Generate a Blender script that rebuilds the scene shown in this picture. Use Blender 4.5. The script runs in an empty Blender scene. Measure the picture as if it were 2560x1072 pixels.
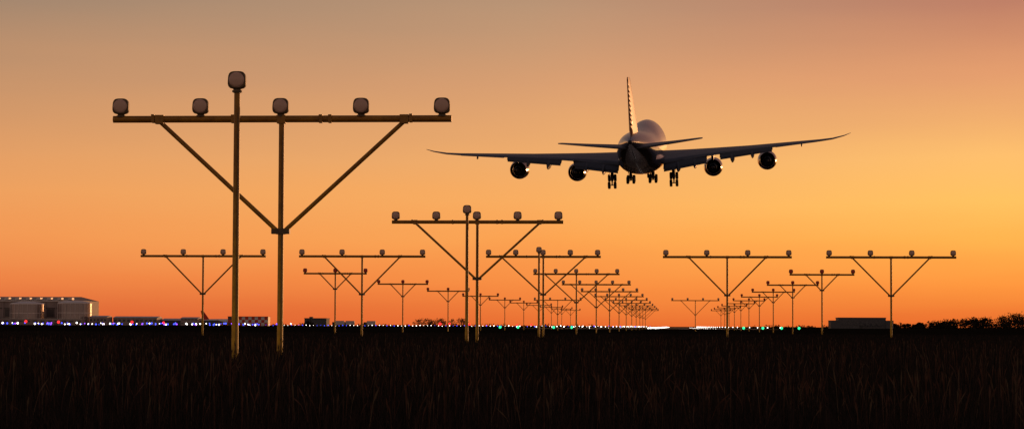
import bpy, math, random
import numpy as np
from mathutils import Matrix, Vector
random.seed(7); rng=np.random.default_rng(7)
R=math.radians
sc=bpy.context.scene
sc.view_settings.view_transform='Standard'
sc.view_settings.look='None'
sc.view_settings.exposure=0
def lin(r,g,b):
    f=lambda c:(c/255/12.92) if c/255<=.04045 else ((c/255+.055)/1.055)**2.4
    return (f(r),f(g),f(b),1)

# ------------------------------------------------------------------ materials
def mat(name,col,rough=.6,metal=0,spec=.5,noise=None,bump=0,scale=5,coat=0,emis=None,es=0):
    m=bpy.data.materials.new(name); m.use_nodes=True
    nt=m.node_tree; b=nt.nodes['Principled BSDF']
    b.inputs['Base Color'].default_value=(*col[:3],1)
    b.inputs['Roughness'].default_value=rough
    b.inputs['Metallic'].default_value=metal
    b.inputs['Specular IOR Level'].default_value=spec
    b.inputs['Coat Weight'].default_value=coat
    b.inputs['Coat Roughness'].default_value=.12
    if emis:
        b.inputs['Emission Color'].default_value=(*emis[:3],1)
        b.inputs['Emission Strength'].default_value=es
    if noise:
        tc=nt.nodes.new('ShaderNodeTexCoord'); n=nt.nodes.new('ShaderNodeTexNoise')
        n.inputs['Scale'].default_value=scale; n.inputs['Detail'].default_value=6
        nt.links.new(tc.outputs['Object'],n.inputs['Vector'])
        r=nt.nodes.new('ShaderNodeValToRGB')
        r.color_ramp.elements[0].position=.35; r.color_ramp.elements[1].position=.68
        r.color_ramp.elements[0].color=(*noise[:3],1); r.color_ramp.elements[1].color=(*col[:3],1)
        nt.links.new(n.outputs['Fac'],r.inputs['Fac'])
        nt.links.new(r.outputs['Color'],b.inputs['Base Color'])
        if bump:
            bp=nt.nodes.new('ShaderNodeBump'); bp.inputs['Strength'].default_value=bump
            nt.links.new(n.outputs['Fac'],bp.inputs['Height']); nt.links.new(bp.outputs['Normal'],b.inputs['Normal'])
    return m

def paint_yellow():
    m=mat('mast_yellow_paint',(.72,.42,.02),rough=.42,spec=.4)
    nt=m.node_tree; b=nt.nodes['Principled BSDF']
    tc=nt.nodes.new('ShaderNodeTexCoord')
    n=nt.nodes.new('ShaderNodeTexNoise'); n.inputs['Scale'].default_value=9; n.inputs['Detail'].default_value=7
    nt.links.new(tc.outputs['Object'],n.inputs['Vector'])
    r=nt.nodes.new('ShaderNodeValToRGB')
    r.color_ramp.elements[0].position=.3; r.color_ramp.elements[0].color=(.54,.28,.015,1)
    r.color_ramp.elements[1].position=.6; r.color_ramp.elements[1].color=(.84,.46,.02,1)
    nt.links.new(n.outputs['Fac'],r.inputs['Fac'])
    # paint colour grades from yellow low down to darker brown towards the top
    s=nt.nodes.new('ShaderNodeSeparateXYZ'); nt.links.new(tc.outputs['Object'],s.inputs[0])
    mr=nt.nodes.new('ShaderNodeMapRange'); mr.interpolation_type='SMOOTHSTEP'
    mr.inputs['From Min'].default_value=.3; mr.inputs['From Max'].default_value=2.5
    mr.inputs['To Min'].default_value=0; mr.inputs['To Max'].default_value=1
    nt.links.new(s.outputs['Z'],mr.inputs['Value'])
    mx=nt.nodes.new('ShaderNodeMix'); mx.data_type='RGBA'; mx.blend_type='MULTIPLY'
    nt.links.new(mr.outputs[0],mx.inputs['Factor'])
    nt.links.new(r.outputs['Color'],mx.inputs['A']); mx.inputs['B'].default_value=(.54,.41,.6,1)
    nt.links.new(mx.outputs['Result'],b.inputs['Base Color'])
    return m
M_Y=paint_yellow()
M_HS=mat('lamp_housing',(.17,.10,.035),rough=.5,noise=(.10,.06,.03),scale=30)
def lens(name,c1,c2):
    m=mat(name,c1,rough=.35,spec=.5)
    nt=m.node_tree;b=nt.nodes['Principled BSDF']
    tc=nt.nodes.new('ShaderNodeTexCoord')
    w=nt.nodes.new('ShaderNodeTexWave'); w.bands_direction='Z'; w.inputs['Scale'].default_value=22; w.inputs['Distortion'].default_value=.2
    nt.links.new(tc.outputs['Object'],w.inputs['Vector'])
    r=nt.nodes.new('ShaderNodeValToRGB')
    r.color_ramp.elements[0].color=(*c2,1); r.color_ramp.elements[1].color=(*c1,1)
    nt.links.new(w.outputs['Fac'],r.inputs['Fac']); nt.links.new(r.outputs['Color'],b.inputs['Base Color'])
    return m
M_LW=lens('clear_ribbed_lens',(.95,.58,.42),(.6,.35,.25))
M_LR=lens('red_ribbed_lens',(.85,.06,.04),(.6,.03,.02))

# ------------------------------------------------------------------ mesh builder
class MB:
    def __init__(s): s.v=[];s.f=[];s.m=[];s.sm=[]
    def add(s,vs,fs,mi=0,sm=False):
        o=len(s.v); s.v+= [tuple(p) for p in vs]
        for f in fs: s.f.append([o+i for i in f]); s.m.append(mi); s.sm.append(sm)
    def box(s,x0,x1,y0,y1,z0,z1,mi=0):
        v=[(x0,y0,z0),(x1,y0,z0),(x1,y1,z0),(x0,y1,z0),(x0,y0,z1),(x1,y0,z1),(x1,y1,z1),(x0,y1,z1)]
        s.add(v,[(0,3,2,1),(4,5,6,7),(0,1,5,4),(1,2,6,5),(2,3,7,6),(3,0,4,7)],mi)
    def loft(s,rings,mi=0,caps=True,sm=True,closed=True):
        n=len(rings[0]); vs=[p for r in rings for p in r]; fs=[]
        for i in range(len(rings)-1):
            for j in range(n if closed else n-1):
                k=(j+1)%n
                fs.append((i*n+j,i*n+k,(i+1)*n+k,(i+1)*n+j))
        s.add(vs,fs,mi,sm)
        if caps:
            s.add(rings[0],[tuple(range(n))[::-1]],mi); s.add(rings[-1],[tuple(range(n))],mi)
    def tube(s,p0,p1,r0,r1=None,n=12,mi=0,caps=True):
        r1=r0 if r1 is None else r1
        p0=Vector(p0);p1=Vector(p1);d=(p1-p0).normalized()
        a=d.orthogonal().normalized();b=d.cross(a)
        ring=lambda p,r:[p+(a*math.cos(t)+b*math.sin(t))*r for t in [2*math.pi*i/n for i in range(n)]]
        s.loft([ring(p0,r0),ring(p1,r1)],mi,caps)
    def lathe(s,prof,c,axis='y',n=24,mi=0,caps=False):
        rings=[]
        for h,r in prof:
            ring=[]
            for i in range(n):
                t=2*math.pi*i/n; u,w=math.cos(t)*r,math.sin(t)*r
                if axis=='y': ring.append((c[0]+u,c[1]+h,c[2]+w))
                elif axis=='x': ring.append((c[0]+h,c[1]+u,c[2]+w))
                else: ring.append((c[0]+u,c[1]+w,c[2]+h))
            rings.append(ring)
        s.loft(rings,mi,caps)
    def ball(s,c,r,mi=0,n=6,m=4):
        s.lathe([(-r*math.cos(math.pi*i/m),max(r*math.sin(math.pi*i/m),r*.02)) for i in range(m+1)],c,'z',n,mi,True)
    def mesh(s,name,mats):
        me=bpy.data.meshes.new(name); me.from_pydata(s.v,[],s.f)
        for m in mats: me.materials.append(m)
        me.polygons.foreach_set('material_index',s.m); me.polygons.foreach_set('use_smooth',s.sm)
        me.update(); 
        import bmesh
        bm=bmesh.new(); bm.from_mesh(me); bmesh.ops.recalc_face_normals(bm,faces=bm.faces); bm.to_mesh(me); bm.free()
        return me
    def obj(s,name,mats,parent=None,loc=(0,0,0)):
        o=bpy.data.objects.new(name,s.mesh(name,mats)); sc.collection.objects.link(o)
        o.location=loc
        if parent: o.parent=parent
        return o
def empty(name,loc=(0,0,0)):
    e=bpy.data.objects.new(name,None); sc.collection.objects.link(e); e.location=loc; return e
def put(name,me,loc,rz=0):
    o=bpy.data.objects.new(name,me); sc.collection.objects.link(o); o.location=loc; o.rotation_euler=(0,0,rz); return o

# ------------------------------------------------------------------ camera
CZ=.42
cam=bpy.data.objects.new('camera',bpy.data.cameras.new('camera')); sc.collection.objects.link(cam)
cam.data.sensor_width=36; cam.data.lens=6000/2560*36
cam.data.clip_start=.1; cam.data.clip_end=60000
cam.matrix_world=Matrix.Translation((0,0,CZ))@Matrix.Rotation(R(3.92),4,'Z')@Matrix.Rotation(R(90+2.657),4,'X')@Matrix.Rotation(R(.22),4,'Z')
sc.camera=cam

# ------------------------------------------------------------------ sky + sun
SUN_AZ=R(24); SUN_EL=R(3.0)
w=bpy.data.worlds.new('World'); sc.world=w; w.use_nodes=True
nt=w.node_tree; N=nt.nodes; L=nt.links
N.clear()
out=N.new('ShaderNodeOutputWorld'); bg=N.new('ShaderNodeBackground'); bg2=N.new('ShaderNodeBackground'); ad=N.new('ShaderNodeAddShader')
sky=N.new('ShaderNodeTexSky'); sky.sky_type='NISHITA'; sky.sun_disc=False; sky.sun_elevation=SUN_EL; sky.sun_rotation=SUN_AZ
L.new(sky.outputs[0],bg2.inputs[0]); bg2.inputs[1].default_value=.003
tc=N.new('ShaderNodeTexCoord'); sp=N.new('ShaderNodeSeparateXYZ'); L.new(tc.outputs['Generated'],sp.inputs[0])
def mrange(src,a,b,c=0,d=1,smooth=False):
    m=N.new('ShaderNodeMapRange'); m.clamp=True
    if smooth: m.interpolation_type='SMOOTHSTEP'
    for k,v in zip(('From Min','From Max','To Min','To Max'),(a,b,c,d)): m.inputs[k].default_value=v
    L.new(src,m.inputs['Value']); return m.outputs[0]
def ramp(src,els):
    r=N.new('ShaderNodeValToRGB'); cr=r.color_ramp
    while len(cr.elements)<len(els): cr.elements.new(.5)
    for e,(p,c) in zip(cr.elements,els): e.position=p; e.color=lin(*c)
    L.new(src,r.inputs['Fac']); return r.outputs['Color']
def mix(f,a,b,mode='MIX'):
    m=N.new('ShaderNodeMix'); m.data_type='RGBA'; m.blend_type=mode
    if isinstance(f,float): m.inputs['Factor'].default_value=f
    else: L.new(f,m.inputs['Factor'])
    for s_,k in ((a,'A'),(b,'B')):
        if isinstance(s_,tuple): m.inputs[k].default_value=s_
        else: L.new(s_,m.inputs[k])
    return m.outputs['Result']
# soft thin haze streaks disturb the elevation gradient a little
mp=N.new('ShaderNodeMapping'); mp.inputs['Scale'].default_value=(3,3,26); mp.inputs['Rotation'].default_value=(0,R(6),0); L.new(tc.outputs['Generated'],mp.inputs[0])
nz=N.new('ShaderNodeTexNoise'); nz.inputs['Scale'].default_value=1.6; nz.inputs['Detail'].default_value=4; L.new(mp.outputs[0],nz.inputs['Vector'])
off=mrange(nz.outputs['Fac'],.3,.7,-.003,.003)
za=N.new('ShaderNodeMath'); za.operation='ADD'; L.new(sp.outputs['Z'],za.inputs[0]); L.new(off,za.inputs[1])
e=mrange(za.outputs[0],0,.2)
Lc=[(0,(220,102,56)),(.095,(236,130,70)),(.178,(240,150,84)),(.262,(236,158,94)),(.345,(225,156,100)),(.51,(193,144,106)),(.66,(161,132,109)),(1,(120,100,95))]
Mc=[(0,(229,102,46)),(.095,(246,140,66)),(.178,(250,162,81)),(.262,(248,172,95)),(.345,(239,172,106)),(.51,(216,157,112)),(.66,(186,147,116)),(1,(135,106,95))]
Rc=[(0,(228,104,46)),(.095,(248,146,62)),(.178,(254,176,78)),(.262,(254,191,96)),(.345,(250,188,108)),(.51,(225,154,108)),(.66,(188,124,101)),(1,(140,95,85))]
az=N.new('ShaderNodeMath'); az.operation='ARCTAN2'; L.new(sp.outputs['X'],az.inputs[0]); L.new(sp.outputs['Y'],az.inputs[1])
f1=mrange(az.outputs[0],-.30,-.04,smooth=False); f2=mrange(az.outputs[0],-.06,.13,smooth=False)
c=mix(f1,ramp(e,Lc),ramp(e,Mc)); c=mix(f2,c,ramp(e,Rc))
back=mrange(sp.outputs['Y'],.85,-.2,smooth=True)
c=mix(back,c,(.36,.25,.19,1))
up=mrange(sp.outputs['Z'],.14,.7,smooth=True)
c=mix(up,c,(.055,.052,.075,1))
L.new(c,bg.inputs[0]); bg.inputs[1].default_value=1
L.new(bg.outputs[0],ad.inputs[0]); L.new(bg2.outputs[0],ad.inputs[1]); L.new(ad.outputs[0],out.inputs[0])
sl=bpy.data.lights.new('sun','SUN'); sl.energy=.9; sl.angle=R(.5); sl.color=(1,.45,.18)
so=bpy.data.objects.new('sun',sl); sc.collection.objects.link(so)
sd=Vector((math.sin(SUN_AZ)*math.cos(SUN_EL),math.cos(SUN_AZ)*math.cos(SUN_EL),math.sin(SUN_EL)))
so.rotation_euler=(-sd).to_track_quat('-Z','Y').to_euler(); so.location=(60,100,40)

# ------------------------------------------------------------------ ground
M_G=mat('dark_grass_ground',(.022,.018,.011),rough=1,spec=0,noise=(.008,.007,.005),scale=.8,bump=.4)
g=MB(); g.add([(-20000,-3000,0),(20000,-3000,0),(20000,30000,0),(-20000,30000,0)],[(0,1,2,3)]); g.obj('ground',[M_G])
M_AS=mat('asphalt',(.045,.043,.042),rough=.9,spec=.1,noise=(.03,.03,.03),scale=.5)
M_WP=mat('runway_paint',(.7,.7,.68),rough=.8,spec=.1)
rw=MB(); rw.add([(-29,415,.004),(19,415,.004),(19,3400,.004),(-29,3400,.004)],[(0,1,2,3)],0)
for i in range(6):
    for sgn in (-1,1):
        x=-4.98+sgn*(3+i*3.3); rw.add([(x-.9,422,.008),(x+.9,422,.008),(x+.9,452,.008),(x-.9,452,.008)],[(0,1,2,3)],1)
for k in range(40):
    y=470+k*50; rw.add([(-5.4,y,.008),(-4.55,y,.008),(-4.55,y+30,.008),(-5.4,y+30,.008)],[(0,1,2,3)],1)
rw.obj('runway',[M_AS,M_WP])

# ------------------------------------------------------------------ approach light masts
def lamp(b,x,zc,y=0,red=False,s=1.0):
    lm=3 if red else 2
    n=28
    def ring(yy,k,ex=3.6):
        r=[]
        for i in range(n):
            t=2*math.pi*i/n; ct,st=math.cos(t),math.sin(t)
            q=(abs(ct)**ex+abs(st)**ex)**(-1/ex)
            r.append((x+ct*q*.099*k*s*(1-.06*st),y+yy*s,zc+st*q*.098*k*s))
        return r
    b.loft([ring(-.052,.80,2.2),ring(-.060,.88,2.6),ring(-.055,.97),ring(-.03,1.0),ring(.03,.97),ring(.08,.78),ring(.11,.45)],1,True)
    b.lathe([(-.050*s,.086*s),(-.064*s,.085*s),(-.070*s,.06*s),(-.074*s,.03*s),(-.075*s,.002*s)],(x,y,zc),'y',24,lm)
    b.tube((x,y,zc-.125*s),(x,y,zc-.085*s),.034*s,.05*s,12,1)
    b.tube((x,y,zc-.132*s),(x,y,zc-.112*s),.056*s,.056*s,14,1)
BZ=2.60+CZ
def bar_mesh(nl,sp_,half,sx,drop,red=False,post_r=.038,offs=0):
    b=MB()
    b.tube((0,0,-.3),(0,0,BZ-.03),post_r,post_r*.92,16,0)
    b.tube((-half,0,BZ),(half,0,BZ),.044,.044,16,0)
    for sgn in (-1,1):
        b.tube((sgn*sx,0.0,BZ-.03),(sgn*.04,0.0,BZ-drop),.028,.028,12,0)
        b.box(sgn*sx-.055,sgn*sx+.055,-.05,.05,BZ-.06,BZ+.052,0)
        b.box(sgn*(sx+.085)-.02,sgn*(sx+.085)+.02,-.052,.052,BZ-.045,BZ+.06,0)
    for cx in (-.62,.5,.62):
        if abs(cx)<half: b.box(cx-.022,cx+.022,-.05,.05,BZ-.05,BZ+.054,0)
    b.box(-.115,.115,-.047,.047,BZ-drop-.032,BZ-drop+.032,1)
    b.box(-.06,.06,-.052,.052,BZ-drop-.036,BZ-drop+.036,1)
    b.box(-.055,.055,-.05,.05,BZ-.058,BZ+.048,0)
    for i in range(nl):
        lamp(b,(i-(nl-1)/2)*sp_+offs,BZ+.163,0,red,1.03)
    b.tube((.02,-.046,.1),(.02,-.046,BZ-.2),.006,.006,6,1)
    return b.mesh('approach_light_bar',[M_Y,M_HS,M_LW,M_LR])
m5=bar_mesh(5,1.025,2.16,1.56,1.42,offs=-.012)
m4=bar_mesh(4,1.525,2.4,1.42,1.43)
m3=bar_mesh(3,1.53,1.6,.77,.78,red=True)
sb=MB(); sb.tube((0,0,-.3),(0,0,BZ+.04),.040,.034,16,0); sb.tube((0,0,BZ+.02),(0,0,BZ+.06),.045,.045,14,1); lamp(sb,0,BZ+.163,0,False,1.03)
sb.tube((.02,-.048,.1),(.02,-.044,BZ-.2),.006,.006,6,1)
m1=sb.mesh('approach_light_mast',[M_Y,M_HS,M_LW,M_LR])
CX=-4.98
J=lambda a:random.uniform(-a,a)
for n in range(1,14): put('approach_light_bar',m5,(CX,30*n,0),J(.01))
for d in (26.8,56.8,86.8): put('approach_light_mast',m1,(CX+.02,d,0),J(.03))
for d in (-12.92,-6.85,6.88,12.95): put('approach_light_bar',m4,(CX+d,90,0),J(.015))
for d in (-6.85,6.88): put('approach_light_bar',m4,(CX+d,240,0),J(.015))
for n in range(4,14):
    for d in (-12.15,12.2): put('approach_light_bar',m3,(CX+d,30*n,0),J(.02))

# ------------------------------------------------------------------ airplane
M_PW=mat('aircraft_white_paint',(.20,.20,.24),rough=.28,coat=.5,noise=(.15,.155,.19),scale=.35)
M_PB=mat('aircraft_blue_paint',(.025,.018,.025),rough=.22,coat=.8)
M_WG=mat('wing_grey',(.09,.09,.10),rough=.42,noise=(.06,.062,.07),scale=.6)
M_FL=mat('flap_grey',(.055,.055,.06),rough=.5)
M_EN=mat('nacelle_metal',(.22,.21,.22),rough=.2,metal=.85)
M_ED=mat('engine_dark',(.02,.02,.02),rough=.5,metal=.5)
M_TY=mat('tyre_rubber',(.02,.02,.02),rough=.8)
M_GR=mat('gear_steel',(.08,.08,.08),rough=.4,metal=.6)
M_FO=mat('fin_orange_paint',(.34,.11,.05),rough=.5,coat=.05)
M_FR=mat('fin_red_paint',(.16,.03,.03),rough=.5,coat=.05)
P=empty('airplane',(-5.74,405,CZ+30.0)); P.rotation_euler=(R(5.5),R(-2.0),R(-2.1))
fs=[(36.4,.05,-.9,-1.3),(36,.6,-.4,-1.9),(35,1.35,.6,-2.5),(33.5,2.1,1.9,-2.9),(31.5,2.7,3.2,-3.1),(29,3.05,4.1,-3.2),(26,3.2,4.55,-3.25),(20,3.25,4.7,-3.25),(12,3.25,4.65,-3.25),
 (7,3.25,4.4,-3.25),(3,3.25,3.9,-3.25),(-1,3.25,3.4,-3.25),(-5,3.25,3.25,-3.25),(-14,3.25,3.25,-3.2),(-19,3.2,3.25,-2.9),(-24,2.85,3.2,-2.05),(-28,2.4,3.1,-1.15),(-32,1.75,2.95,-.2),(-35,1.15,2.75,.55),(-37.5,.62,2.45,1.15),(-38.6,.32,2.15,1.45)]
n=40; rings=[]
for y,hw,top,bot in fs:
    zm=0 if top>0 and bot<0 else (top+bot)/2
    if y<-19: zm=(top+bot)/2*min(1,(-19-y)/8)
    r=[]
    for i in range(n):
        t=2*math.pi*i/n; s_=math.sin(t)
        z=zm+s_*((top-zm) if s_>0 else (zm-bot))
        kx=1
        if s_>0 and top>3.4: kx=1-.10*s_*s_*min(1,(top-3.4))
        r.append((math.cos(t)*hw*kx,y,z))
    rings.append(r)
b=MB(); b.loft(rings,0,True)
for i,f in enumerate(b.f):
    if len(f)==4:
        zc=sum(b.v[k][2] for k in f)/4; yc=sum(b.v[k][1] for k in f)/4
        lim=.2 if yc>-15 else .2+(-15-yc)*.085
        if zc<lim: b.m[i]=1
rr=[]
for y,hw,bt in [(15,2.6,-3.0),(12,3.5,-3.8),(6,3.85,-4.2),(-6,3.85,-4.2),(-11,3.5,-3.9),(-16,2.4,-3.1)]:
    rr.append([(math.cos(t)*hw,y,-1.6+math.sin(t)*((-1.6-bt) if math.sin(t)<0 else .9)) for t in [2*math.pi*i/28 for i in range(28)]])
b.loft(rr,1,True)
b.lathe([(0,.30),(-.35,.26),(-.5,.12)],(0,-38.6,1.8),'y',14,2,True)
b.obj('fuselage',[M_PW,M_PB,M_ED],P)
AF=[(0,0),(.03,.32),(.10,.55),(.25,.78),(.4,.8),(.6,.6),(.8,.32),(1,.02),(1,-.02),(.8,-.12),(.6,-.25),(.4,-.36),(.25,-.4),(.1,-.34),(.03,-.22)]
def foil(x,yle,c_,z,t,tw=0):
    r=[]
    for u,v in AF:
        dy=-u*c_; dz=v*t*c_*.85
        a=R(tw); r.append((x,yle+dy*math.cos(a),z+dz+dy*math.sin(a)))
    return r
for sg,nm in ((1,'right'),(-1,'left')):
    b=MB()
    st=[(1.5,12.5,18.5,-1.95,.13,2.5),(3.6,10.5,16.5,-1.85,.13,2.5),(8,7,13.2,-1.45,.12,2),(12.5,3.2,10.6,-1.05,.11,1.5),(18,-1.2,8.2,-.62,.10,1),(24,-6.0,6.0,-.12,.10,.5),(29.5,-10.4,4.2,.36,.09,0),(31.5,-12.4,3.2,.62,.09,0),(33.3,-15.0,1.9,1.10,.09,0),(34.3,-17.3,.7,1.55,.09,0)]
    b.loft([foil(sg*x,y,c_,z,t,tw) for x,y,c_,z,t,tw in st],0,True)
    b.obj('wing_'+nm,[M_WG],P)
    b=MB()
    def te(x):
        xs=[q[0] for q in st]; 
        return np.interp(x,xs,[q[1]-q[2] for q in st]), np.interp(x,xs,[q[3]-q[2]*math.sin(R(q[5])) for q in st])
    for x0,x1,c0,c1,d in ((3.7,11.0,2.8,2.5,21),(11.1,13.0,1.2,1.2,8),(13.1,21.8,2.1,1.6,20)):
        rs=[]
        for x,cc in ((x0,c0),(x1,c1)):
            y,z=te(x); rs.append(foil(sg*x,y+cc*.45,cc,z+.14,.12,d))
        b.loft(rs,0,True,sm=False)
        if d>15:
            rs=[]
            for x,cc in ((x0+.1,c0),(x1-.1,c1)):
                y,z=te(x); rs.append(foil(sg*x,y+cc*.45-cc*.93*math.cos(R(d)),cc*.28,z+.10-cc*.95*math.sin(R(d)),.12,d+14))
            b.loft(rs,0,True,sm=False)
    rs=[]
    for x,cc in ((22.3,1.3),(29,.9)):
        y,z=te(x); rs.append(foil(sg*x,y+cc*.5,cc,z+.03,.12,6))
    b.loft(rs,0,True,sm=False)
    for x,k in ((6.2,1.3),(9.0,1.25),(15.2,1.2),(18.5,1.0),(26.5,.4)):
        y,z=te(x)
        pr=[(3.2,.02),(2.4,.28),(1,.42),(-.5,.42),(-2,.25),(-3,.03)]
        b.loft([[(sg*x+math.cos(t)*r_*k*.75,y+h*k*.8,z-.62*k-(.38*k if h<0 else .2*k)*(-h*.5 if h<0 else 0)+math.sin(t)*r_*k*1.5) for t in [2*math.pi*i/12 for i in range(12)]] for h,r_ in pr],1,True)
    b.obj('flaps_'+nm,[M_FL,M_FL],P)
    for ex,ey,ez in ((11.7,7.2,-3.75),(20.9,-.6,-2.75)):
        b=MB()
        b.lathe([(2.6,1.18),(2.75,1.3),(2.6,1.42),(1.6,1.6),(0,1.62),(-1.4,1.5),(-2.3,1.36)],(sg*ex,ey,ez),'y',36,0)
        b.lathe([(-2.3,1.36),(-2.25,1.27),(-1,1.25),(0,1.25),(1.3,1.25),(2.6,1.18)],(sg*ex,ey,ez),'y',36,1)
        b.lathe([(.9,.05),(.85,1.22)],(sg*ex,ey,ez),'y',36,1)
        b.lathe([(.8,.9),(-1.5,.88),(-3.2,.62),(-3.3,.55)],(sg*ex,ey,ez),'y',28,2)
        b.lathe([(-2.6,.5),(-3.4,.38),(-4.4,.04)],(sg*ex,ey,ez),'y',20,1)
        b.lathe([(-3.3,.55),(-2.6,.5)],(sg*ex,ey,ez),'y',28,1)
        for k in range(14):
            t=2*math.pi*k/14
            b.add([(sg*ex+math.cos(t)*.9,ey-.3,ez+math.sin(t)*.9),(sg*ex+math.cos(t)*1.21,ey-.3,ez+math.sin(t)*1.21),(sg*ex+math.cos(t+.12)*1.21,ey+.5,ez+math.sin(t+.12)*1.21),(sg*ex+math.cos(t+.12)*.9,ey+.5,ez+math.sin(t+.12)*.9)],[(0,1,2,3)],2)
        zt=np.interp(ex,[q[0] for q in st],[q[3] for q in st])
        pr=[(ey+2,ez+1.5,ez+1.7),(ey,ez+1.45,ez+2.0),(ey-2.5,ez+.9,zt+.1),(ey-6,zt-.6,zt+.0)]
        b.loft([[(sg*ex-.2,y,z0),(sg*ex+.2,y,z0),(sg*ex+.2,y,z1),(sg*ex-.2,y,z1)] for y,z0,z1 in pr],3,True,sm=False)
        b.obj('engine_'+nm,[M_EN,M_ED,M_GR,M_WG],P)
    b=MB()
    b.loft([foil(sg*x,y,c_,z,.09,0) for x,y,c_,z in ((.6,-27.0,9.0,.75),(2.2,-28.4,8.0,.9),(7,-32.3,5.0,1.45),(10.6,-35.2,2.9,1.9),(11.1,-36.2,1.9,1.96))],0,True)
    b.obj('tailplane_'+nm,[M_WG],P)
# fin
b=MB()
def vf(z,yle,c_,t):
    r=[]
    for u,v in [(0,0),(.03,.3),(.1,.6),(.3,1),(.5,.85),(.75,.4),(1,.04),(1,-.04),(.75,-.4),(.5,-.85),(.3,-1),(.1,-.6),(.03,-.3)]:
        r.append((v*t*c_*.5,yle-u*c_,z))
    return r
b.loft([vf(2.6,-19,15.5,.07),vf(3.4,-22.5,12.6,.105),(vf(5,-24.4,11.4,.105)),vf(8.5,-29.6,8.1,.10),vf(11.4,-33.9,5.4,.095),vf(11.75,-34.8,4.4,.08)],0,True)
b.obj('fin',[M_FO],P)
b=MB()
for k in range(10):
    z0=4.0+k*.72
    for sgn in (-1,1):
        def sp2(z,dy):
            yt=-35.1-(z-3.4)*.50; ch=12.6-(z-3.4)*.9; u=1-dy/ch
            hwid=ch*.105*.5*(.04+(1-u)/.25*.36)
            return (sgn*(hwid+.03),yt+dy,z)
        b.add([sp2(z0-.5,2.4),sp2(z0+.1,.3),sp2(z0+.42,.3),sp2(z0-.18,2.4)],[(0,1,2,3)],0)
b.obj('fin_stripes',[M_FR],P)
# landing gear
def wheel(b,x,y,z,r=.62,w_=.46):
    b.lathe([(-w_/2,r*.35),(-w_/2,r*.82),(-w_/2*.75,r*.96),(0,r),(w_/2*.75,r*.96),(w_/2,r*.82),(w_/2,r*.35)],(x,y,z),'x',20,0,True)
    b.lathe([(-w_/2-.01,r*.05),(-w_/2-.01,r*.4)],(x,y,z),'x',12,1)
def bogie(x,y,zt,z,tilt,lean=0):
    b=MB()
    b.tube((x-lean,y,zt),(x,y,z),.24,.19,12,1)
    b.tube((x-lean*.5,y,(zt+z)/2+.4),(x,y-.0,z+.2),.28,.26,12,1)
    b.tube((x,y+2.2,zt),(x,y,z+.8),.09,.09,8,1)
    b.tube((x-(.9 if x>0 else -.9),y,zt),(x,y,z+1.0),.08,.08,8,1)
    a=R(tilt); dy=.76*math.cos(a); dz=.76*math.sin(a)
    b.tube((x,y-dy,z-dz),(x,y+dy,z+dz),.13,.13,10,1)
    for s1 in (-1,1):
        b.tube((x-.5,y+s1*dy,z+s1*dz),(x+.5,y+s1*dy,z+s1*dz),.08,.08,8,1)
        for s2 in (-1,1): wheel(b,x+s2*.5,y+s1*dy,z+s1*dz)
    b.box(x+(.35 if x>0 else -.41),x+(.41 if x>0 else -.35),y-.6,y+.6,z+.75,zt,2)
    return b
bogie(5.2,-1.5,-2.0,-5.35,52,.15).obj('landing_gear_wing_right',[M_TY,M_GR,M_WG],P)
bogie(-5.2,-1.5,-2.0,-5.35,52,-.15).obj('landing_gear_wing_left',[M_TY,M_GR,M_WG],P)
bogie(1.85,-4.8,-3.6,-5.0,8).obj('landing_gear_body_right',[M_TY,M_GR,M_WG],P)
bogie(-1.85,-4.8,-3.6,-5.0,8).obj('landing_gear_body_left',[M_TY,M_GR,M_WG],P)
b=MB(); b.tube((0,27,-3),(0,27,-5.3),.16,.12,10,1); wheel(b,-.42,27,-5.3,.6,.35); wheel(b,.42,27,-5.3,.6,.35); b.tube((-.45,27,-5.3),(.45,27,-5.3),.08,.08,8,1)
b.box(-.75,-.69,26,28,-4.4,-3.1,2); b.box(.69,.75,26,28,-4.4,-3.1,2)
b.obj('landing_gear_nose',[M_TY,M_GR,M_WG],P)

# ------------------------------------------------------------------ lamps on the airfield
def em(name,c_,s_): return mat(name,(.02,.02,.02),emis=c_,es=s_)
E_W=em('light_white',(1,.92,.84),5); E_B=em('light_blue',(.05,.08,1),3.2); E_R=em('light_red',(1,.02,.02),2.6); E_G=em('light_green',(.03,.9,.35),1.8); E_V=em('light_violet',(.3,.06,1),3)
M_ST=mat('light_stem',(.05,.05,.05),rough=.7)
def lights(name,pts,m):
    b=MB()
    for x,y,z,r in pts:
        b.ball((x,y,z),r,0); 
        if z-r>.02: b.tube((x,y,0),(x,y,z-r*.8),.04,.04,5,1,False)
    b.obj(name,[m,M_ST])
pts=[]
for k in range(30):
    y=430+k*30; 
    pts.append((CX,y,.15,.13+k*.002)); pts.append((CX+1.2,y+12,.13,.11)); 
    if k<11:
        for q in (9,10.5,12): pts.append((CX+q,y,.09,.045))
    if k%4==0: pts.append((CX-10.5,y,.08,.05))
lights('runway_centreline_lights',pts,E_W)
lights('runway_edge_lights',[(x,430+k*60,.30,.11+k*.005) for k in range(30) for x in (-28.5,18.5)],E_W)
lights('threshold_lights',[(x,416,.24,.24) for x in (-30.5,-27.4,-21.2,-18.1,11.6,14.9,18.1,21.1)],E_G)
rs=random.Random(3)
wl,bl,rl,vl=[],[],[],[]
for k in range(130):
    x=-300+k*.95+rs.uniform(-.6,.6); y=1050+rs.uniform(-60,60)
    q=rs.random()
    (wl if q<.35 else bl if q<.85 else vl).append((x,y,rs.uniform(.4,1.1),rs.uniform(.14,.42)))
for k in range(105):
    kk=-.172+k*.00155; y=1000+rs.uniform(-30,250)
    (wl if rs.random()<.6 else bl).append((kk*y,y,rs.uniform(.25,.6),rs.uniform(.10,.22)))
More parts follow.
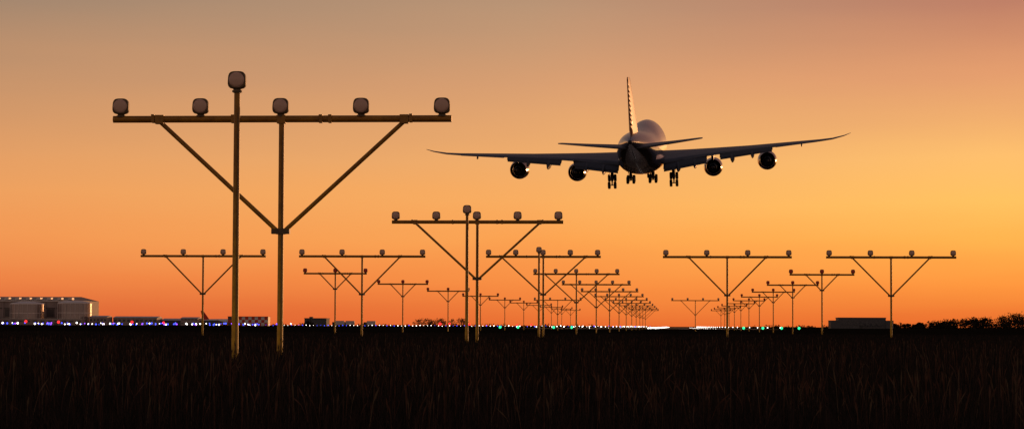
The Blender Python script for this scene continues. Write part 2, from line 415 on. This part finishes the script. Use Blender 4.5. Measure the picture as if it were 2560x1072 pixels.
for px,z,r in ((-.2745,1.6,.6),(-.2605,1.4,.6),(-.229,1.5,.6),(-.2155,1.3,.5),(-.0985,1.2,.6),(-.0945,1.3,.45),(-.0862,1.1,.45),(-.0662,.9,.4),(-.0602,1.0,.4)):
    rl.append((px*1000,1000,z,r))
lights('taxiway_white_lights',wl,E_W); lights('taxiway_blue_lights',bl,E_B); lights('apron_violet_lights',vl,E_V); lights('obstruction_lights',rl,E_R)

# ------------------------------------------------------------------ buildings
M_B1=mat('hangar_cladding',(.42,.31,.28),rough=.6,noise=(.32,.23,.21),scale=.15)
M_B2=mat('hangar_trim',(.85,.72,.66),rough=.4)
M_B3=mat('dark_panels',(.10,.075,.07),rough=.4)
M_B4=mat('tank_metal',(.40,.31,.29),rough=.32,metal=.75)
M_B5=mat('pale_roof',(.75,.62,.56),rough=.6)
M_B6=mat('grey_wall',(.09,.085,.09),rough=.7)
M_WIN=mat('window_glass',(.05,.05,.06),rough=.15)
M_CR=mat('checker_red',(.65,.05,.02),rough=.6); M_CW=mat('checker_white',(.85,.78,.72),rough=.6)
h=MB()
h.box(-560,-382,1500,1570,0,15.6,0)
h.loft([[(-560,1499,15.6),(-560,1571,15.6),(-560,1535,18.2)],[(-382,1499,15.6),(-382,1571,15.6),(-385,1535,18.2)]],2,True,sm=False)
h.box(-560.5,-381.5,1499,1499.9,14.9,15.55,1)
h.box(-560,-382.2,1499.5,1499.95,10.4,10.9,2); h.box(-560,-382.2,1499.6,1499.95,0,4.5,2)
for k in range(26):
    x=-556+k*6.8; h.box(x,x+.7,1499.2,1499.9,4.6,14.8,0)
    h.box(x+1,x+3.6,1500.5,1506,16.0,17.3,1)
    if k%2: h.box(x+1.5,x+5.8,1499.5,1499.9,5.2,10,2)
h.obj('hangar',[M_B1,M_B2,M_B3])
for x,r,hh,y in ((-404.0,10.5,13.6,1475),(-374,10.5,14.2,1475)):
    t=MB(); t.lathe([(0,r),(hh-.8,r)],(0,0,0),'z',48,0); t.lathe([(hh-.8,r*1.01),(hh-.3,r*1.01),(hh,r*.95),(hh+.9,r*.4),(hh+1.0,.1)],(0,0,0),'z',48,1)
    t.lathe([(hh*.52,r*1.008),(hh*.55,r*1.008)],(0,0,0),'z',48,1)
    t.lathe([(0,r*1.01),(1.8,r*1.01)],(0,0,0),'z',48,2)
    for k in range(12):
        a=math.pi+R(15)*k; t.tube((math.cos(a)*r*1.02,math.sin(a)*r*1.02,0),(math.cos(a)*r*1.02,math.sin(a)*r*1.02,hh-.8),.12,.12,5,1)
    t.obj('storage_tank',[M_B4,M_B2,M_B3],None,(x,y,0))
def bld(name,x0,x1,y,d,hh,wm,rm,gable=0,rows=1,wins=6,doors=1):
    b=MB(); b.box(x0,x1,y,y+d,0,hh,0)
    if gable:
        b.loft([[(x0-.3,y-.3,hh+.003),(x0-.3,y+d+.3,hh+.003),(x0-.3,y+d/2,hh+gable)],[(x1+.3,y-.3,hh+.003),(x1+.3,y+d+.3,hh+.003),(x1+.3,y+d/2,hh+gable)]],1,True,sm=False)
    else:
        b.box(x0-.25,x1+.25,y-.25,y+d+.25,hh+.003,hh+.35,1)
        b.box(x0+(x1-x0)*.2,x0+(x1-x0)*.35,y+2,y+5,hh+.353,hh+1.2,0)
    st=(x1-x0)/wins
    for r_ in range(rows):
        z=hh*(r_+.5)/rows
        for k in range(wins): b.box(x0+st*(k+.2),x0+st*(k+.8),y-.06,y-.003,z,z+hh/rows*.25,2)
    for k in range(doors):
        xx=x0+(x1-x0)*(k+.5)/doors; b.box(xx-1.2,xx+1.2,y-.1,y-.063,0,min(2.6,hh*.4),3)
    return b.obj(name,[wm,rm,M_WIN,M_B3])
bld('terminal_annex',-462,-363,1450,8,3.6,M_B1,M_B5,0,1,22,3)
bld('service_building',-432,-418.5,1440,12,6.3,M_B1,M_B5,1.2,1,5,1)
bld('service_building',-361,-350,1460,14,5.0,M_B1,M_B5,.9,1,5,1)
bld('service_building',-348.5,-321,1470,16,4.6,M_B1,M_B5,1.0,1,10,3)
bld('service_building',-320,-305,1480,16,3.2,M_B6,M_B5,1.2,1,6,2)
bld('service_building',-304,-293.5,1460,14,4.4,M_B1,M_B5,.8,2,5,1)
bld('service_building',-292.5,-284.5,1470,14,3.1,M_B6,M_B5,.5,1,5,1)
bld('office_building',-233.5,-219.6,1500,14,4.6,M_B6,M_B6,0,2,7,1)
c_=MB(); x0=-281.5; c_.box(x0,x0+6.8,1496,1504,0,5.6,2); c_.box(x0+6.803,x0+25.5,1496.2,1504,0,5.6,2)
for i in range(9):
    for j in range(3): c_.box(x0+6.85+i*2.05,x0+6.85+(i+1)*2.05-.003,1496.0,1496.19,j*1.86,(j+1)*1.86-.003,(i+j)%2)
for i in range(3):
    for j in range(3): c_.box(x0+.1+i*2.2,x0+.1+(i+1)*2.2-.003,1495.9,1495.99,j*1.86,(j+1)*1.86-.003,0 if (i+j)%2 else 2)
c_.box(x0-.2,x0+25.7,1495.8,1504.2,5.61,5.85,0)
c_.obj('checkered_equipment_hut',[M_CR,M_CW,M_B3])
b=MB(); b.box(57.4,68,900,915,0,2.85,0); b.box(60.4,77.8,901,918,0,3.9,0); b.box(60.2,78.0,900.8,918.2,3.905,4.1,1); b.box(77.803,80.6,900.5,915,0,3.0,0)
b.box(57.2,60.1,899.8,915.2,2.855,3.0,1)
for k in range(7): b.box(61.5+k*2.2,62.9+k*2.2,899.9,899.99,1.1,2.0,2)
b.obj('terminal_building',[M_B6,mat('parapet_grey',(.16,.15,.16),rough=.6),M_WIN])
pk=empty('parked_airplane',(-312,1640,-.2)); pk.scale=(.85,.85,.85)
b=MB(); b.lathe([(-17,.2),(-15,1.1),(-11,1.9),(-3,2),(12,2),(15,1.6),(17.5,.3)],(0,0,3.6),'x',20,0,True); b.obj('fuselage',[M_CW],pk)
b=MB(); b.loft([[(-16.5,-.12,4.8),(-11,-.12,5),(-11,.12,5),(-16.5,.12,4.8)],[(-18.4,-.08,12.2),(-16.2,-.08,12.2),(-16.2,.08,12.2),(-18.4,.08,12.2)]],0,True,sm=False); b.obj('fin',[M_CR],pk)
b=MB()
for s_ in (-1,1):
    b.loft([[(-3,0,3),(4,0,3),(4,0,3.5),(-3,0,3.5)],[(-6,s_*17,4.4),(-4,s_*17,4.4),(-4,s_*17,4.6),(-6,s_*17,4.6)]],0,True,sm=False)
    b.loft([[(-16,0,4),(-12,0,4),(-12,0,4.3),(-16,0,4.3)],[(-17.5,s_*6,4.6),(-16,s_*6,4.6),(-16,s_*6,4.8),(-17.5,s_*6,4.8)]],0,True,sm=False)
    b.lathe([(-1.5,.7),(0,.9),(2,.8)],(2,s_*6,2),'x',14,0,True); b.tube((-1,s_*2.5,0.0),(-1,s_*2.5,3),.25,.2,8,0)
b.tube((12,0,0),(12,0,2.5),.2,.2,8,0)
b.obj('wings_and_gear',[M_CW],pk)
for x,y in ((-213,1480),(-208,1490),(-196,1500)):
    b=MB(); b.box(x,x+1.9,y,y+2.3,.5,2.5,0); b.box(x+2,x+7.4,y,y+2.4,.8,3.3,1); b.box(x+.1,x+7.3,y+.3,y+2,.45,.79,2)
    b.box(x-.03,x+.9,y-.03,y+2.33,1.5,2.2,2)
    for wx in (x+1,x+5,x+6.3):
        b.lathe([(-.02,.5),(.3,.5)],(wx,y,.5),'y',14,2,True)
    b.obj('service_truck',[M_B6,M_B5,M_TY])

# ------------------------------------------------------------------ trees
M_LF=mat('foliage',(.045,.030,.016),rough=.9,spec=.05,noise=(.016,.012,.009),scale=.6); M_BK=mat('bark',(.05,.035,.025),rough=.9)
def trees(name,lst,leaf=.45,dens=420,seed=1,low=.12):
    r=np.random.default_rng(seed)
    tb=MB()
    for (x,y,hh,ww) in lst:
        tb.tube((x,y,-.2),(x+r.normal()*.2,y,hh*.6),.03*hh+.04,.015*hh,7,1)
        nc=r.integers(7,13)
        for k in range(nc):
            a=r.uniform(0,2*math.pi); rad=ww*.5*math.sqrt(r.uniform(0,1))*.8
            cz=hh*r.uniform(low,.85); cr=ww*r.uniform(.16,.28)
            cx,cy=x+math.cos(a)*rad*(1.15-cz/hh*.55),y+math.sin(a)*rad
            cz=min(cz,hh-cr*.8)
            tb.tube((x,y,min(hh*.3,cz)),(cx,cy,cz),.014*hh,.005*hh,5,1)
            for q in range(int(dens/nc)):
                d=r.normal(size=3); d/=np.linalg.norm(d); p=np.array([cx,cy,cz])+d*cr*r.uniform(.35,1.1)*np.array([1,1,.8])
                if p[2]<.1: p[2]=r.uniform(0,.5)
                u=r.normal(size=3);u/=np.linalg.norm(u); v=np.cross(u,r.normal(size=3)); v/=np.linalg.norm(v)
                s_=leaf*r.uniform(.5,1.2)
                tb.add([p-u*s_*.5,p+v*s_*.35,p+u*s_*.5,p-v*s_*.35],[(0,1,2,3)],0)
    me=bpy.data.meshes.new(name); me.from_pydata(tb.v,[],tb.f); me.materials.append(M_LF); me.materials.append(M_BK)
    me.polygons.foreach_set('material_index',tb.m); me.update()
    o=bpy.data.objects.new(name,me); sc.collection.objects.link(o)
rt=random.Random(5)
lst=[]
x=84
while x<175:
    t=(x-84)/45
    hh=1.7+2.5*min(1,t*1.5)+rt.uniform(-.6,.6)+(2.1 if x>126 else 0); lst.append((x,900+rt.uniform(0,50),hh,hh*rt.uniform(1.3,1.8))); x+=rt.uniform(.8,1.5)
trees('tree_line',lst,.6,340,2,.08)
lst=[(x_,1400+rt.uniform(0,30),h_,h_*1.5) for x_,h_ in ((-219.5,3.2),(-217,4.0),(-152.5,4.5),(-149.5,5.2),(-146,5.0),(-142.5,4.4),(-139.5,5.6),(-137.5,4.6),(-131,5.0),(-127.5,5.2),(-124.5,4.2),(-236,2.6))]
trees('tree_line',lst,.6,320,3,.08)
lst=[]; x=-1250
while x<620:
    lst.append((x,3000+rt.uniform(0,300),rt.uniform(2.0,4.2),rt.uniform(14,30))); x+=rt.uniform(8,15)
lst=[q for q in lst if q[0]/q[1]<-.03 or q[0]/q[1]>.03]
trees('hedge_line',lst,2.4,60,4)

# ------------------------------------------------------------------ grass
def grass(name,N_,ymin,ymax,hmin,hmax,wd,seed,mats,bias=1.4,stalk=False):
    r=np.random.default_rng(seed)
    u=r.random(N_); y=ymin*(ymax/ymin)**(u**bias)
    x=r.uniform(-.32*y-4,.17*y+4)
    cl=.5+.5*np.sin(x*1.7+np.sin(y*1.1)*2)*np.sin(y*.9+x*.4)
    hh=r.uniform(hmin,hmax,N_)*(.72+.4*cl)
    a=r.uniform(0,2*np.pi,N_); lean=r.normal(0,.22,N_)*(1 if not stalk else .6); 
    dx=np.cos(a); dy=np.sin(a)*.6
    wv=(wd*(.6+.8*r.random(N_)))*(1+y*.03)
    fa=r.uniform(-.9,.9,N_); wx=np.cos(fa)*wv*.5; wy=np.sin(fa)*wv*.5
    ts=[0,.45,.8,1.0] ; ws=[1,.8,.5,0.0] if not stalk else [.5,.4,1.3,0.0]
    if stalk: ts=[0,.76,.88,1.0]
    P=[]
    for t,k in zip(ts,ws):
        bx=x+dx*lean*hh*t*t*1.6; by=y+dy*lean*hh*t*t*1.6; bz=hh*t*(1-.12*t*np.abs(lean)*3)
        if k>0: P+= [np.stack([bx-wx*k,by-wy*k,bz],1),np.stack([bx+wx*k,by+wy*k,bz],1)]
        else: P+= [np.stack([bx,by,bz],1)]
    V=np.stack(P,1).reshape(-1,3)
    base=np.arange(N_)*7
    q=np.stack([base,base+1,base+3,base+2,base+2,base+3,base+5,base+4],1).reshape(-1,4)
    t3=np.stack([base+4,base+5,base+6],1)
    me=bpy.data.meshes.new(name); nq=len(q); n3=len(t3)
    me.vertices.add(len(V)); me.vertices.foreach_set('co',V.astype(np.float32).ravel())
    me.loops.add(nq*4+n3*3); me.loops.foreach_set('vertex_index',np.concatenate([q.ravel(),t3.ravel()]).astype(np.int32))
    me.polygons.add(nq+n3)
    ls=np.concatenate([np.arange(nq)*4,nq*4+np.arange(n3)*3]).astype(np.int32)
    me.polygons.foreach_set('loop_start',ls)
    me.update(calc_edges=True); me.validate()
    me.materials.append(mats)
    o=bpy.data.objects.new(name,me); sc.collection.objects.link(o)
def gmat(name,c1,c2,c3):
    m=mat(name,c1,rough=.9,spec=.05); nt=m.node_tree; b=nt.nodes['Principled BSDF']
    tc=nt.nodes.new('ShaderNodeTexCoord'); n_=nt.nodes.new('ShaderNodeTexNoise'); n_.inputs['Scale'].default_value=14; n_.inputs['Detail'].default_value=3
    mp=nt.nodes.new('ShaderNodeMapping'); mp.inputs['Scale'].default_value=(1,1,.15)
    nt.links.new(tc.outputs['Object'],mp.inputs[0]); nt.links.new(mp.outputs[0],n_.inputs['Vector'])
    r=nt.nodes.new('ShaderNodeValToRGB'); r.color_ramp.elements.new(.5)
    for e_,p,c_ in zip(r.color_ramp.elements,(.36,.5,.64),(c1,c2,c3)): e_.position=p; e_.color=(*c_,1)
    nt.links.new(n_.outputs['Fac'],r.inputs['Fac']); nt.links.new(r.outputs['Color'],b.inputs['Base Color'])
    return m
G1=gmat('grass_blades',(.010,.011,.009),(.026,.021,.017),(.055,.032,.026))
G2=gmat('dry_stalks',(.04,.03,.02),(.10,.045,.03),(.12,.08,.05))
grass('grass',280000,6.8,120,.06,.19,.0029,11,G1,1.25)
grass('tall_grass_stalks',6500,7.5,45,.18,.30,.0038,12,G2,1.1,True)
